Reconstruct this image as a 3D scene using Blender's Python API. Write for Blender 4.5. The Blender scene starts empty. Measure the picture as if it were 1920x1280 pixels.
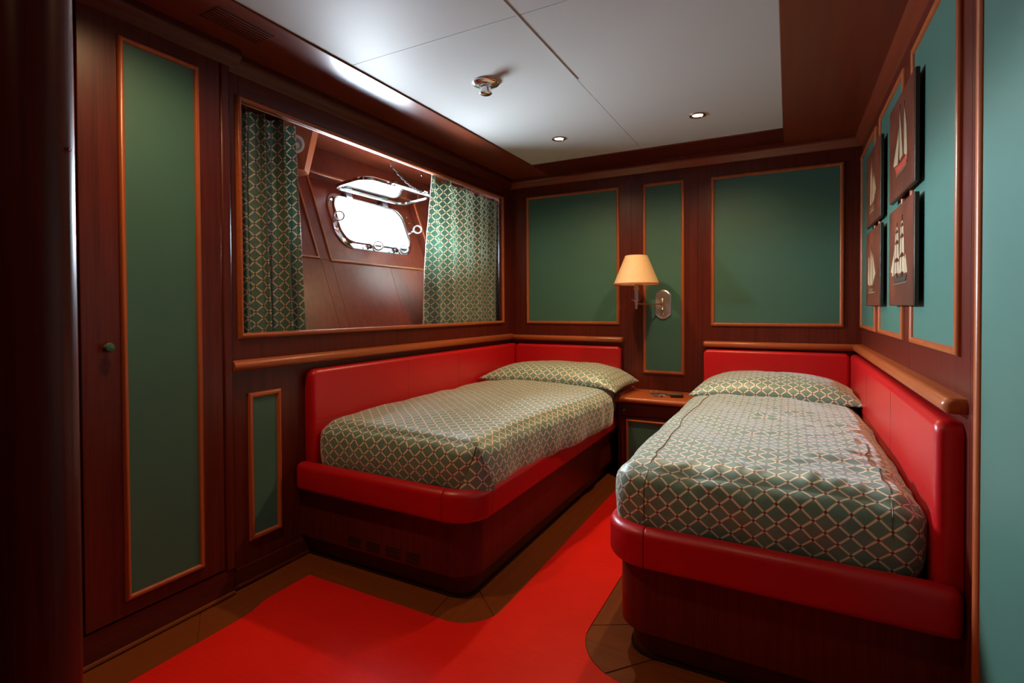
import bpy, bmesh, math, random
from mathutils import Vector, Matrix, noise
random.seed(7)
SC = bpy.context.scene
COL = SC.collection

# ------------------------------------------------------------------ camera
CAM_P = Vector((0.0, 0.0, 1.2))
cam = bpy.data.cameras.new('camera')
cam.sensor_width = 36.0
cam.lens = 976.2 / 1920 * 36.0
cam.shift_y = -48.8 / 1920
cam.clip_start = 0.02
co = bpy.data.objects.new('camera', cam)
COL.objects.link(co)
def cam_matrix(yaw, pitch, roll):
    y, p, r = map(math.radians, (yaw, pitch, roll))
    fw = Vector((-math.sin(y), math.cos(y), 0)); rt = Vector((math.cos(y), math.sin(y), 0)); up = Vector((0, 0, 1))
    f2 = fw * math.cos(p) - up * math.sin(p); u2 = up * math.cos(p) + fw * math.sin(p)
    r3 = rt * math.cos(r) + u2 * math.sin(r); u3 = -rt * math.sin(r) + u2 * math.cos(r)
    m = Matrix((r3, u3, -f2)).transposed().to_4x4()
    m.translation = CAM_P
    return m
co.matrix_world = cam_matrix(27.982, 0.8156, -0.2707)
SC.camera = co

# ------------------------------------------------------------------ world, exposure
SC.view_settings.view_transform = 'Standard'
SC.view_settings.look = 'None'
SC.view_settings.gamma = 1.0
SC.view_settings.use_curve_mapping = False
SC.view_settings.exposure = 0.0
w = bpy.data.worlds.new('overcast_sky')
w.use_nodes = True
WN, WK = w.node_tree.nodes, w.node_tree.links
wtc = WN.new('ShaderNodeTexCoord'); wsx = WN.new('ShaderNodeSeparateXYZ'); WK.new(wtc.outputs['Generated'], wsx.inputs[0])
wr_ = WN.new('ShaderNodeValToRGB')        # bright overcast sky above the horizon, darker sea below it
wr_.color_ramp.elements[0].position = 0.0; wr_.color_ramp.elements[0].color = (0.19, 0.215, 0.24, 1)
wr_.color_ramp.elements[1].position = 0.06; wr_.color_ramp.elements[1].color = (0.72, 0.86, 1.0, 1)
WK.new(wsx.outputs[2], wr_.inputs[0]); WK.new(wr_.outputs[0], WN['Background'].inputs[0])
WN['Background'].inputs[1].default_value = 660.0
SC.world = w
SPOT_W = 72.0            # halogen downlights

# ------------------------------------------------------------------ room dimensions (metres)
XL, XR, YB = -2.09, 0.405, 3.92
XW = -2.048             # wardrobe front
ZC = 2.28               # soffit height
YF = -1.1               # wall behind the camera
HS = 0.378              # hull slope
HB = Vector((-2.285, 0, 1.06))
HU = Vector((-HS, 0, 1.0))
HN = Vector((1, 0, HS)).normalized()
def hp(y, t, n=0.0):
    return HB + HU * (t - 1.06) + HN * n + Vector((0, y, 0))

# daylight portal of the porthole (guides sky sampling only)
pl = bpy.data.lights.new('porthole_portal', 'AREA')
pl.shape = 'RECTANGLE'; pl.size = 0.86; pl.size_y = 0.50
pl.cycles.is_portal = True
po = bpy.data.objects.new('porthole_portal', pl); COL.objects.link(po)
zax = -HN; xax = Vector((0, 1, 0)); yax = zax.cross(xax)
pm = Matrix((xax, yax, zax)).transposed().to_4x4(); pm.translation = hp(2.81, 1.80, -0.215)
po.matrix_world = pm

# ------------------------------------------------------------------ materials
def new_mat(name):
    m = bpy.data.materials.new(name); m.use_nodes = True
    nt = m.node_tree
    return m, nt, nt.nodes['Principled BSDF'], nt.nodes, nt.links
def setp(b, **k):
    names = dict(color='Base Color', rough='Roughness', metal='Metallic', spec='Specular IOR Level', coat='Coat Weight', coatr='Coat Roughness',
                 sheen='Sheen Weight', sheenr='Sheen Roughness', trans='Transmission Weight', ior='IOR', emc='Emission Color', ems='Emission Strength', sub='Subsurface Weight')
    for a, v in k.items():
        i = b.inputs[names[a]]
        i.default_value = (*v, 1) if isinstance(v, tuple) else v
def ramp(N, pts):
    r = N.new('ShaderNodeValToRGB')
    e = r.color_ramp.elements
    e[0].position, e[0].color = pts[0][0], (*pts[0][1], 1)
    e[1].position, e[1].color = pts[-1][0], (*pts[-1][1], 1)
    for p, c in pts[1:-1]:
        x = e.new(p); x.color = (*c, 1)
    return r
def wood(name, dark, light, axis, rough=0.36, coat=0.04, fine=1.0, spec=0.32, bump=0.05):
    m, nt, b, N, L = new_mat(name)
    tc = N.new('ShaderNodeTexCoord'); mp = N.new('ShaderNodeMapping')
    s = [42.0 * fine] * 3; s['XYZ'.index(axis)] = 1.1
    mp.inputs['Scale'].default_value = s
    L.new(tc.outputs['Object'], mp.inputs[0])
    n1 = N.new('ShaderNodeTexNoise'); n1.inputs['Scale'].default_value = 1.0; n1.inputs['Detail'].default_value = 5; n1.inputs['Roughness'].default_value = 0.65; n1.inputs['Distortion'].default_value = 0.6
    L.new(mp.outputs[0], n1.inputs[0])
    mp2 = N.new('ShaderNodeMapping'); s2 = [230.0] * 3; s2['XYZ'.index(axis)] = 6.0
    mp2.inputs['Scale'].default_value = s2
    L.new(tc.outputs['Object'], mp2.inputs[0])
    n2 = N.new('ShaderNodeTexNoise'); n2.inputs['Scale'].default_value = 1.0; n2.inputs['Detail'].default_value = 2
    L.new(mp2.outputs[0], n2.inputs[0])
    mix = N.new('ShaderNodeMath'); mix.operation = 'MULTIPLY_ADD'; mix.inputs[1].default_value = 0.35
    L.new(n2.outputs[0], mix.inputs[0])
    sc = N.new('ShaderNodeMath'); sc.operation = 'MULTIPLY'; sc.inputs[1].default_value = 0.65
    L.new(n1.outputs[0], sc.inputs[0]); L.new(sc.outputs[0], mix.inputs[2])
    r = ramp(N, [(0.30, dark), (0.70, light)])
    L.new(mix.outputs[0], r.inputs[0]); L.new(r.outputs[0], b.inputs['Base Color'])
    setp(b, rough=rough, coat=coat, coatr=0.18, spec=spec)
    bp = N.new('ShaderNodeBump'); bp.inputs['Strength'].default_value = bump; bp.inputs['Distance'].default_value = 0.002
    L.new(n2.outputs[0], bp.inputs['Height']); L.new(bp.outputs[0], b.inputs['Normal'])
    return m
def plain(name, color, rough=0.5, metal=0.0, bump=None, vary=0.0, **k):
    m, nt, b, N, L = new_mat(name)
    setp(b, color=color, rough=rough, metal=metal, **k)
    tc = N.new('ShaderNodeTexCoord')
    if vary:
        n = N.new('ShaderNodeTexNoise'); n.inputs['Scale'].default_value = 3.0; n.inputs['Detail'].default_value = 4
        L.new(tc.outputs['Object'], n.inputs[0])
        lo = tuple(c * (1 - vary) for c in color); hi = tuple(min(1, c * (1 + vary)) for c in color)
        r = ramp(N, [(0.3, lo), (0.7, hi)]); L.new(n.outputs[0], r.inputs[0]); L.new(r.outputs[0], b.inputs['Base Color'])
    if bump:
        sc, st = bump
        n = N.new('ShaderNodeTexNoise'); n.inputs['Scale'].default_value = sc; n.inputs['Detail'].default_value = 3
        L.new(tc.outputs['Object'], n.inputs[0])
        bp = N.new('ShaderNodeBump'); bp.inputs['Strength'].default_value = st; bp.inputs['Distance'].default_value = 0.003
        L.new(n.outputs[0], bp.inputs['Height']); L.new(bp.outputs[0], b.inputs['Normal'])
    return m
MD, ML = (0.052, 0.0055, 0.0031), (0.124, 0.0175, 0.0085)
M = {}
for ax in 'XYZ':
    M['mah' + ax] = wood('mahogany_' + ax, MD, ML, ax)
    M['cherry' + ax] = wood('cherry_moulding_' + ax, (0.28, 0.060, 0.016), (0.42, 0.108, 0.032), ax, rough=0.34, coat=0.1, spec=0.4, bump=0.0)
    M['teak' + ax] = wood('teak_border_' + ax, (0.130, 0.027, 0.0045), (0.205, 0.049, 0.0085), ax, rough=0.42, coat=0.0, spec=0.2)
M['hull'] = wood('hull_lining_mahogany', (0.115, 0.0170, 0.0090), (0.220, 0.0420, 0.0200), 'Z', rough=0.36, spec=0.3)
M['soffit'] = wood('soffit_mahogany', (0.150, 0.0240, 0.0095), (0.195, 0.0360, 0.0140), 'Y', rough=0.30, coat=0.15, spec=0.6)
M['green'] = plain('green_panel_cloth', (0.046, 0.134, 0.104), 0.52, bump=(900, 0.10), vary=0.05, spec=0.45)
M['red'] = plain('red_leather', (0.47, 0.0045, 0.0085), 0.36, bump=(420, 0.05), vary=0.05, spec=0.5)
M['redseam'] = plain('dark_red_stitching', (0.16, 0.004, 0.006), 0.5)
M['white'] = plain('white_ceiling_lacquer', (0.48, 0.495, 0.485), 0.50, spec=0.14, bump=(2, 0.02))
M['dark'] = plain('dark_gap', (0.006, 0.004, 0.004), 0.8)
M['chrome'] = plain('polished_steel', (0.78, 0.78, 0.80), 0.10, 1.0)
M['steel'] = plain('brushed_steel', (0.52, 0.49, 0.53), 0.34, 0.85)
M['darksteel'] = plain('dull_dark_steel', (0.20, 0.19, 0.20), 0.45, 0.9)
M['brass'] = plain('aged_brass', (0.62, 0.40, 0.26), 0.25, 1.0)
M['alu'] = plain('pale_aluminium_track', (0.85, 0.84, 0.82), 0.35, 0.6)
M['liner'] = plain('white_hull_liner', (0.8, 0.8, 0.8), 0.5)
M['knob'] = plain('green_enamel', (0.05, 0.12, 0.08), 0.2)
M['leather'] = plain('dark_brown_leather', (0.045, 0.018, 0.012), 0.5, bump=(200, 0.1))
M['edging'] = plain('dark_inlay_rubber', (0.02, 0.006, 0.005), 0.5)
M['lipwhite'] = plain('white_curtain_hem', (0.75, 0.72, 0.68), 0.7)
M['trimred'] = plain('russet_shade_binding', (0.28, 0.06, 0.025), 0.6)
def mk_carpet():
    m, nt, b, N, L = new_mat('red_carpet')
    tc = N.new('ShaderNodeTexCoord'); mp = N.new('ShaderNodeMapping')
    mp.inputs['Scale'].default_value = (9, 160, 1); mp.inputs['Rotation'].default_value = (0, 0, 0.25)
    L.new(tc.outputs['Object'], mp.inputs[0])
    n = N.new('ShaderNodeTexNoise'); n.inputs['Scale'].default_value = 1; n.inputs['Detail'].default_value = 4
    L.new(mp.outputs[0], n.inputs[0])
    n2 = N.new('ShaderNodeTexNoise'); n2.inputs['Scale'].default_value = 5; n2.inputs['Detail'].default_value = 3
    L.new(tc.outputs['Object'], n2.inputs[0])
    ad = N.new('ShaderNodeMath'); ad.operation = 'MULTIPLY_ADD'; ad.inputs[1].default_value = 0.6
    hf = N.new('ShaderNodeMath'); hf.operation = 'MULTIPLY'; hf.inputs[1].default_value = 0.4
    L.new(n2.outputs[0], hf.inputs[0]); L.new(n.outputs[0], ad.inputs[0]); L.new(hf.outputs[0], ad.inputs[2])
    r = ramp(N, [(0.25, (0.58, 0.0085, 0.0045)), (0.75, (0.76, 0.0150, 0.0080))])
    L.new(ad.outputs[0], r.inputs[0]); L.new(r.outputs[0], b.inputs['Base Color'])
    setp(b, rough=0.40, spec=0.16)
    bp = N.new('ShaderNodeBump'); bp.inputs['Strength'].default_value = 0.12; bp.inputs['Distance'].default_value = 0.002
    L.new(n.outputs[0], bp.inputs['Height']); L.new(bp.outputs[0], b.inputs['Normal'])
    return m
M['carpet'] = mk_carpet()
def mk_fabric(name, trans=0.0):
    m, nt, b, N, L = new_mat(name)
    uv = N.new('ShaderNodeUVMap')
    # slight waviness of the weave
    nz = N.new('ShaderNodeTexNoise'); nz.inputs['Scale'].default_value = 7; nz.inputs['Detail'].default_value = 1
    L.new(uv.outputs[0], nz.inputs[0])
    sub = N.new('ShaderNodeVectorMath'); sub.operation = 'SUBTRACT'; sub.inputs[1].default_value = (0.5, 0.5, 0.5)
    L.new(nz.outputs['Color'], sub.inputs[0])
    scl = N.new('ShaderNodeVectorMath'); scl.operation = 'SCALE'; scl.inputs['Scale'].default_value = 0.012
    L.new(sub.outputs[0], scl.inputs[0])
    add = N.new('ShaderNodeVectorMath'); add.operation = 'ADD'
    L.new(uv.outputs[0], add.inputs[0]); L.new(scl.outputs[0], add.inputs[1])
    sx = N.new('ShaderNodeSeparateXYZ'); L.new(add.outputs[0], sx.inputs[0])
    def mth(op, a, bb=None):
        n = N.new('ShaderNodeMath'); n.operation = op
        for i, v in enumerate((a, bb)):
            if v is None: continue
            if isinstance(v, (int, float)): n.inputs[i].default_value = v
            else: L.new(v, n.inputs[i])
        return n.outputs[0]
    px = mth('DIVIDE', sx.outputs[0], 0.064); py = mth('DIVIDE', sx.outputs[1], 0.058)
    a = mth('ADD', px, py); c = mth('SUBTRACT', px, py)
    def dist(v):
        return mth('ABSOLUTE', mth('SUBTRACT', v, mth('ROUND', v)))
    da, dc = dist(a), dist(c)
    def mask(v, w0, w1):
        mr = N.new('ShaderNodeMapRange'); mr.inputs[1].default_value = w0; mr.inputs[2].default_value = w1; mr.inputs[3].default_value = 1; mr.inputs[4].default_value = 0
        L.new(v, mr.inputs[0]); return mr.outputs[0]
    line = mth('MAXIMUM', mask(da, 0.060, 0.080), mask(dc, 0.060, 0.080))
    knot = mask(mth('MAXIMUM', da, dc), 0.085, 0.115)
    # green ground with two-tone weave
    nv = N.new('ShaderNodeTexNoise'); nv.inputs['Scale'].default_value = 30; L.new(uv.outputs[0], nv.inputs[0])
    g = ramp(N, [(0.3, (0.115, 0.220, 0.180)), (0.7, (0.150, 0.265, 0.215))]); L.new(nv.outputs[0], g.inputs[0])
    m1 = N.new('ShaderNodeMix'); m1.data_type = 'RGBA'; m1.inputs[7].default_value = (0.84, 0.72, 0.56, 1)
    L.new(line, m1.inputs[0]); L.new(g.outputs[0], m1.inputs[6])
    m2 = N.new('ShaderNodeMix'); m2.data_type = 'RGBA'; m2.inputs[7].default_value = (0.22, 0.020, 0.022, 1)
    L.new(knot, m2.inputs[0]); L.new(m1.outputs[2], m2.inputs[6])
    L.new(m2.outputs[2], b.inputs['Base Color'])
    setp(b, rough=0.48, spec=0.9, sheen=0.5, sheenr=0.4)
    wv = N.new('ShaderNodeTexNoise'); wv.inputs['Scale'].default_value = 55; wv.inputs['Detail'].default_value = 3; L.new(uv.outputs[0], wv.inputs[0])
    h = mth('ADD', mth('MULTIPLY', line, 0.3), wv.outputs[0])
    bp = N.new('ShaderNodeBump'); bp.inputs['Strength'].default_value = 0.25; bp.inputs['Distance'].default_value = 0.003
    L.new(h, bp.inputs['Height']); L.new(bp.outputs[0], b.inputs['Normal'])
    if trans:
        tr = N.new('ShaderNodeBsdfTranslucent'); L.new(m2.outputs[2], tr.inputs[0])
        mx = N.new('ShaderNodeMixShader'); mx.inputs[0].default_value = trans
        L.new(b.outputs[0], mx.inputs[1]); L.new(tr.outputs[0], mx.inputs[2])
        L.new(mx.outputs[0], N['Material Output'].inputs[0])
    return m
M['fabric'] = mk_fabric('diamond_lattice_bedspread')
M['curtain'] = mk_fabric('diamond_lattice_curtain', 0.42)
def mk_shade():
    m, nt, b, N, L = new_mat('cream_lamp_shade')
    setp(b, color=(0.80, 0.62, 0.36), rough=0.6)
    tc = N.new('ShaderNodeTexCoord'); n = N.new('ShaderNodeTexNoise'); n.inputs['Scale'].default_value = 60
    L.new(tc.outputs['Object'], n.inputs[0])
    r = ramp(N, [(0.3, (0.72, 0.55, 0.31)), (0.7, (0.78, 0.61, 0.36))]); L.new(n.outputs[0], r.inputs[0]); L.new(r.outputs[0], b.inputs['Base Color'])
    tr = N.new('ShaderNodeBsdfTranslucent'); tr.inputs[0].default_value = (0.9, 0.55, 0.2, 1)
    mx = N.new('ShaderNodeMixShader'); mx.inputs[0].default_value = 0.35
    L.new(b.outputs[0], mx.inputs[1]); L.new(tr.outputs[0], mx.inputs[2]); L.new(mx.outputs[0], N['Material Output'].inputs[0])
    return m
M['shade'] = mk_shade()
def mk_glass():
    m, nt, b, N, L = new_mat('window_glass')
    setp(b, color=(0.9, 0.97, 0.97), rough=0.02, trans=1.0, ior=1.5)
    return m
M['glass'] = mk_glass()
def mk_bulb():
    m, nt, b, N, L = new_mat('halogen_bulb_glow')
    setp(b, color=(1, 0.9, 0.7), rough=0.4, emc=(1.0, 0.78, 0.45), ems=9.0)
    return m
M['bulb'] = mk_bulb()
def mk_picture():
    m, nt, b, N, L = new_mat('painted_board')
    tc = N.new('ShaderNodeTexCoord'); n = N.new('ShaderNodeTexNoise'); n.inputs['Scale'].default_value = 7; n.inputs['Detail'].default_value = 5
    L.new(tc.outputs['Object'], n.inputs[0])
    r = ramp(N, [(0.3, (0.075, 0.022, 0.014)), (0.55, (0.14, 0.034, 0.018)), (0.8, (0.22, 0.050, 0.022))]); L.new(n.outputs[0], r.inputs[0]); L.new(r.outputs[0], b.inputs['Base Color'])
    setp(b, rough=0.35)
    return m
M['pic'] = mk_picture()
M['picside'] = plain('dark_board_edge', (0.050, 0.028, 0.016), 0.45, vary=0.2)
M['sail'] = plain('painted_cream_sail', (0.40, 0.31, 0.20), 0.5, vary=0.3)
M['sailsh'] = plain('painted_umber_rigging', (0.14, 0.085, 0.045), 0.5)
M['shiphull'] = plain('painted_dark_hull', (0.035, 0.028, 0.022), 0.5)
M['shipred'] = plain('painted_red_hull', (0.42, 0.050, 0.022), 0.5)

# ------------------------------------------------------------------ geometry helpers
class B:
    def __init__(s): s.v = []; s.f = []; s.uv = None
    def add(s, vs, fs):
        o = len(s.v); s.v += [tuple(p) for p in vs]; s.f += [tuple(i + o for i in f) for f in fs]; return s
    def box(s, x0, x1, y0, y1, z0, z1):
        return s.corners([(x, y, z) for z in (z0, z1) for (x, y) in ((x0, y0), (x1, y0), (x1, y1), (x0, y1))])
    def corners(s, c):
        return s.add(c, [(3, 2, 1, 0), (4, 5, 6, 7), (0, 1, 5, 4), (1, 2, 6, 5), (2, 3, 7, 6), (3, 0, 4, 7)])
    def pbox(s, P, u0, u1, v0, v1, h0, h1):
        return s.corners([P(u, v, h) for h in (h0, h1) for (u, v) in ((u0, v0), (u1, v0), (u1, v1), (u0, v1))])
    def rings(s, R, close=True, caps=False, loop=False):
        n = len(R[0]); vs = [p for r in R for p in r]; fs = []
        m = len(R)
        for i in range(m if loop else m - 1):
            j = (i + 1) % m
            for k in range(n if close else n - 1):
                l = (k + 1) % n
                fs.append((i * n + k, i * n + l, j * n + l, j * n + k))
        if caps: fs += [tuple(range(n))[::-1], tuple((m - 1) * n + k for k in range(n))]
        return s.add(vs, fs)
    def prism(s, pts, z0, z1):
        return s.rings([[(x, y, z0) for x, y in pts], [(x, y, z1) for x, y in pts]], caps=True)
    def lathe(s, c, axis, prof, n=24, ref=None):
        c = Vector(c); a = Vector(axis).normalized()
        u = a.orthogonal().normalized() if ref is None else Vector(ref); w_ = a.cross(u)
        R = []
        for r, h in prof:
            R.append([c + a * h + (u * math.cos(2 * math.pi * k / n) + w_ * math.sin(2 * math.pi * k / n)) * max(r, 1e-5) for k in range(n)])
        return s.rings(R)
    def tube(s, pts, r, n=8, loop=False, caps=True):
        pts = [Vector(p) for p in pts]; R = []
        up = None
        for i, p in enumerate(pts):
            if loop: d = pts[(i + 1) % len(pts)] - pts[i - 1]
            else: d = pts[min(i + 1, len(pts) - 1)] - pts[max(i - 1, 0)]
            d.normalize()
            if up is None: up = d.orthogonal().normalized()
            up = (up - d * up.dot(d)).normalized(); sd = d.cross(up)
            rr = r[i] if isinstance(r, (list, tuple)) else r
            R.append([p + (up * math.cos(2 * math.pi * k / n) + sd * math.sin(2 * math.pi * k / n)) * rr for k in range(n)])
        return s.rings(R, loop=loop, caps=caps and not loop)
    def torus(s, c, axis, R0, r, n=20, m=8):
        c = Vector(c); a = Vector(axis).normalized(); u = a.orthogonal().normalized(); w_ = a.cross(u)
        return s.tube([c + (u * math.cos(2 * math.pi * k / n) + w_ * math.sin(2 * math.pi * k / n)) * R0 for k in range(n)], r, m, loop=True)
def empty(name, loc, label=None, cat=None, group=None, kind=None):
    o = bpy.data.objects.new(name, None); COL.objects.link(o); o.location = loc
    o.empty_display_size = 0.05
    tag(o, label, cat, group, kind); return o
def tag(o, label=None, cat=None, group=None, kind=None):
    if label: o['label'] = label
    if cat: o['category'] = cat
    if group: o['group'] = group
    if kind: o['kind'] = kind
    return o
WLOC = {}
def mk(name, b, mat, parent=None, smooth=True, bevel=0, seg=2, label=None, cat=None, group=None, kind=None, ang=40):
    me = bpy.data.meshes.new(name)
    me.from_pydata(b.v, [], b.f)
    bm = bmesh.new(); bm.from_mesh(me); bmesh.ops.recalc_face_normals(bm, faces=bm.faces); bm.to_mesh(me); bm.free()
    if b.uv:
        ul = me.uv_layers.new(name='UVMap')
        for p in me.polygons:
            for li in p.loop_indices: ul.data[li].uv = b.uv[me.loops[li].vertex_index]
    me.materials.append(M[mat])
    if smooth:
        me.shade_smooth()
        if not bevel: me.set_sharp_from_angle(angle=math.radians(ang))
    me.update()
    o = bpy.data.objects.new(name, me); COL.objects.link(o)
    if parent is not None:
        o.parent = parent
        off = parent.location if parent.type == 'EMPTY' else Vector((0, 0, 0))      # meshes are modelled in room coordinates
        o.matrix_parent_inverse = Matrix.Translation(-off)
    if bevel:
        md = o.modifiers.new('bevel', 'BEVEL'); md.width = bevel; md.segments = seg; md.limit_method = 'ANGLE'; md.angle_limit = math.radians(40)
        if smooth:
            md.harden_normals = False
            me.set_sharp_from_angle(angle=math.radians(60))
    return tag(o, label, cat, group, kind)
Pback = lambda u, v, h: Vector((u, YB - h, v))
Pright = lambda u, v, h: Vector((XR - h, u, v))
Pleft = lambda u, v, h: Vector((XL + h, u, v))
Pward = lambda u, v, h: Vector((XW + h, u, v))
def half_round(W, Hh, n=8):
    return [(W * (0.5 - 0.5 * math.cos(math.pi * k / n)), Hh * math.sin(math.pi * k / n)) for k in range(n + 1)]
def moulding(P, u0, u1, v0, v1, W=0.021, Hh=0.013, base=0.0):
    b = B()
    R = [[P(u0 + w_, v0 + w_, base + h), P(u1 - w_, v0 + w_, base + h), P(u1 - w_, v1 - w_, base + h), P(u0 + w_, v1 - w_, base + h)] for w_, h in half_round(W, Hh)]
    return b.rings(R, loop=True)
def framed_panel(parent, P, u0, u1, v0, v1, base=0.0, mat='green', wmat='cherryZ', W=0.025):
    mk('moulding', moulding(P, u0, u1, v0, v1, W, 0.014, base), wmat, parent)
    return mk('panel', B().pbox(P, u0 + W * .5, u1 - W * .5, v0 + W * .5, v1 - W * .5, base - 0.002, base + 0.003), mat, parent, smooth=False)
def arc(cx, cy, r, a0, a1, n=10):
    return [(cx + r * math.cos(math.radians(a0 + (a1 - a0) * k / n)), cy + r * math.sin(math.radians(a0 + (a1 - a0) * k / n))) for k in range(n + 1)]

# ================================================================== STRUCTURE
floor = mk('floor', B().box(-2.75, 0.55, YF - 0.1, 4.05, -0.10, 0.0), 'teakY', smooth=False, kind='structure', label='wooden cabin floor bordering the red carpet')
# carpet inlaid between wooden borders
Ld = arc(-1.16, 1.785, 0.16, 270, 360, 10)           # round corner by the left bed
Rd = arc(-0.43, 1.83, 0.225, 180, 270, 10)           # round corner by the right bed
scurve = [(-1.868, 1.27), (-1.872, 1.31), (-1.884, 1.35), (-1.897, 1.385), (-1.902, 1.42)]
cpts = [(-1.868, YF)] + scurve + [(-1.902, 1.625)] + Ld + [(-1.0, 3.50), (-0.655, 3.50)] + Rd + [(0.36, 1.605), (0.36, YF)]
mk('carpet', B().prism(cpts, 0.0, 0.005), 'carpet', smooth=False, label='bright red carpet inlaid in the floor between the two beds', cat='carpet')
def plank(pts, ax): return mk('plank', B().prism(pts, 0.0, 0.0035), 'teak' + ax, floor, smooth=False)
g = 0.003
plank([(-2.05, YF), (-1.868 - g, YF), (-1.868 - g, 1.10), (-2.05, 1.22)], 'Y')
plank([(-2.05, 1.224)] + [(-1.868 - g, 1.104)] + [(x - g, y) for x, y in scurve] + [(-1.902 - g, 1.625), (-2.08, 1.80)], 'Y')
plank([(-2.085, 1.803), (-1.902, 1.622), (-1.23, 1.622), (-1.255, 1.84), (-2.085, 1.84)], 'X')
plank([(-1.227, 1.622)] + [(x + g * .5, y - g) for x, y in Ld[:8]] + [(-1.15, 1.86), (-1.252, 1.84)], 'Y')
plank([(-1.148, 1.864)] + [(x + g * .8, y) for x, y in Ld[8:]] + [(-1.0 + g * -1, 3.50), (-1.20, 3.50), (-1.20, 1.90)], 'Y')
plank([(-0.655 + g, 3.50), (-0.655 + g, 1.86), (-0.40, 2.0), (-0.40, 3.50)], 'Y')
plank([(-0.655 + g, 1.856)] + [(x + g, y + g) for x, y in Rd[1:8]] + [(-0.34, 1.85), (-0.40, 1.996)], 'X')
plank([(Rd[8][0], Rd[8][1] + g)] + [(x, y + g) for x, y in Rd[9:]] + [(0.40, 1.608), (0.40, 1.85), (-0.337, 1.85)], 'X')

# --- back wall
wb = mk('wall_back', B().box(-2.75, 0.55, YB + 0.008, YB + 0.12, -0.05, 2.42), 'mahZ', smooth=False, kind='structure', label='dark mahogany panelled wall behind the bed heads')
for u0, u1 in ((XL, -1.059), (-1.057, -0.5745), (-0.5725, XR)):
    mk('board', B().pbox(Pback, u0, u1, 0.0, 2.33, -0.010, 0.0), 'mahZ', wb, smooth=False)
framed_panel(wb, Pback, -1.944, -1.145, 1.068, 2.126)
framed_panel(wb, Pback, -0.967, -0.666, 0.705, 2.125)
framed_panel(wb, Pback, -0.487, 0.312, 1.066, 2.120)

# --- right wall
wr = mk('wall_right', B().box(XR + 0.008, XR + 0.12, YF - 0.1, 4.03, -0.05, 2.42), 'mahZ', smooth=False, kind='structure', label='mahogany right wall with pale teal panels and ship pictures')
for u0, u1 in ((2.449, YB), (1.70, 2.447), (YF, 1.698)):
    mk('board', B().pbox(Pright, u0, u1, 0.0, 2.33, -0.010, 0.0), 'mahZ', wr, smooth=False)
framed_panel(wr, Pright, 3.281, 3.893, 1.064, 2.135, W=0.024)
framed_panel(wr, Pright, 2.541, 3.155, 1.064, 2.140, W=0.024)
framed_panel(wr, Pright, 1.778, 2.391, 1.064, 2.140, W=0.024)
framed_panel(wr, Pright, 0.25, 1.628, 0.03, 2.17, W=0.026)

# --- wall behind the camera
wf = mk('wall_front', B().box(-2.75, 0.55, YF - 0.1, YF, -0.05, 2.42), 'mahZ', smooth=False, kind='structure', label='plain mahogany wall behind the viewer')

# --- left wall with the long window opening
wl = mk('wall_left', B().box(XL - 0.10, XL - 0.012, 1.30, 4.03, -0.05, 1.05), 'mahZ', smooth=False, kind='structure', label='mahogany left wall with a wide curtained window opening')
OY0, OY1, OZ0, OZ1 = 1.436, 3.765, 1.090, 2.104
for u0, u1, v0, v1 in ((1.34, 2.449, 0, OZ0), (2.451, YB, 0, OZ0), (1.34, OY0, OZ0 + .001, 2.33), (OY1, YB, OZ0 + .001, 2.33), (OY0 + .001, OY1 - .001, OZ1, 2.33)):
    mk('board', B().pbox(Pleft, u0, u1, v0, v1, -0.030, 0.0), 'mahZ' if v1 - v0 > .4 else 'mahY', wl, smooth=False)
mk('lintel', B().box(XL - 0.10, XL - 0.031, 1.30, 4.03, OZ1 + 0.03, 2.42), 'mahY', wl, smooth=False)
framed_panel(wl, Pleft, 1.463, 1.630, 0.180, 0.833)
window = mk('window_1', moulding(Pleft, 1.421, 3.780, 1.073, 2.119, 0.024, 0.018), 'cherryY', kind='structure', label='cherry moulding framing the curtained window opening')

# --- wardrobe on the left
wd = empty('wardrobe', (-2.3, 1.0, 0), 'built-in mahogany wardrobe with a tall narrow green door panel', 'wardrobe')
mk('body', B().box(-2.75, XW - 0.021, YF, 1.372, 0.0, 2.36), 'mahZ', wd, smooth=False)
mk('side_stile', B().box(XW - 0.020, XW, 1.330, 1.372, 0.11, 2.24), 'mahZ', wd, bevel=0.008)
mk('side_stile', B().box(XW - 0.020, XW, YF, 0.838, 0.11, 2.24), 'mahZ', wd, bevel=0.004)
dr = mk('door', B().box(XW - 0.020, XW - 0.001, 0.842, 1.327, 0.125, 2.235), 'mahZ', wd, bevel=0.003)
framed_panel(dr, Pward, 0.957, 1.240, 0.178, 2.150, W=0.021)
kn = mk('knob', B().lathe((XW, 0.914, 1.073), (1, 0, 0), [(0, 0), (0.010, 0), (0.010, 0.004), (0.006, 0.006), (0.006, 0.014), (0.014, 0.018), (0.016, 0.024), (0.013, 0.030), (0, 0.033)], 20), 'knob', dr, label='small green enamel knob')
mk('plinth', B().box(XW - 0.030, XW - 0.006, YF, 1.366, 0.0, 0.118), 'mahY', wd, smooth=False)
mk('plinth_bead', B().tube([(XW - 0.004, YF, 0.012), (XW - 0.004, 1.368, 0.012)], 0.009, 8), 'teakY', wd)
mk('baseboard_left', B().box(XL, XL + 0.012, 1.372, 1.79, 0.0, 0.085).tube([(XL + 0.012, 1.374, 0.012), (XL + 0.012, 1.79, 0.012)], 0.009, 8), 'mahY', kind='structure', label='low mahogany skirting below the small green panel')

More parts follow.
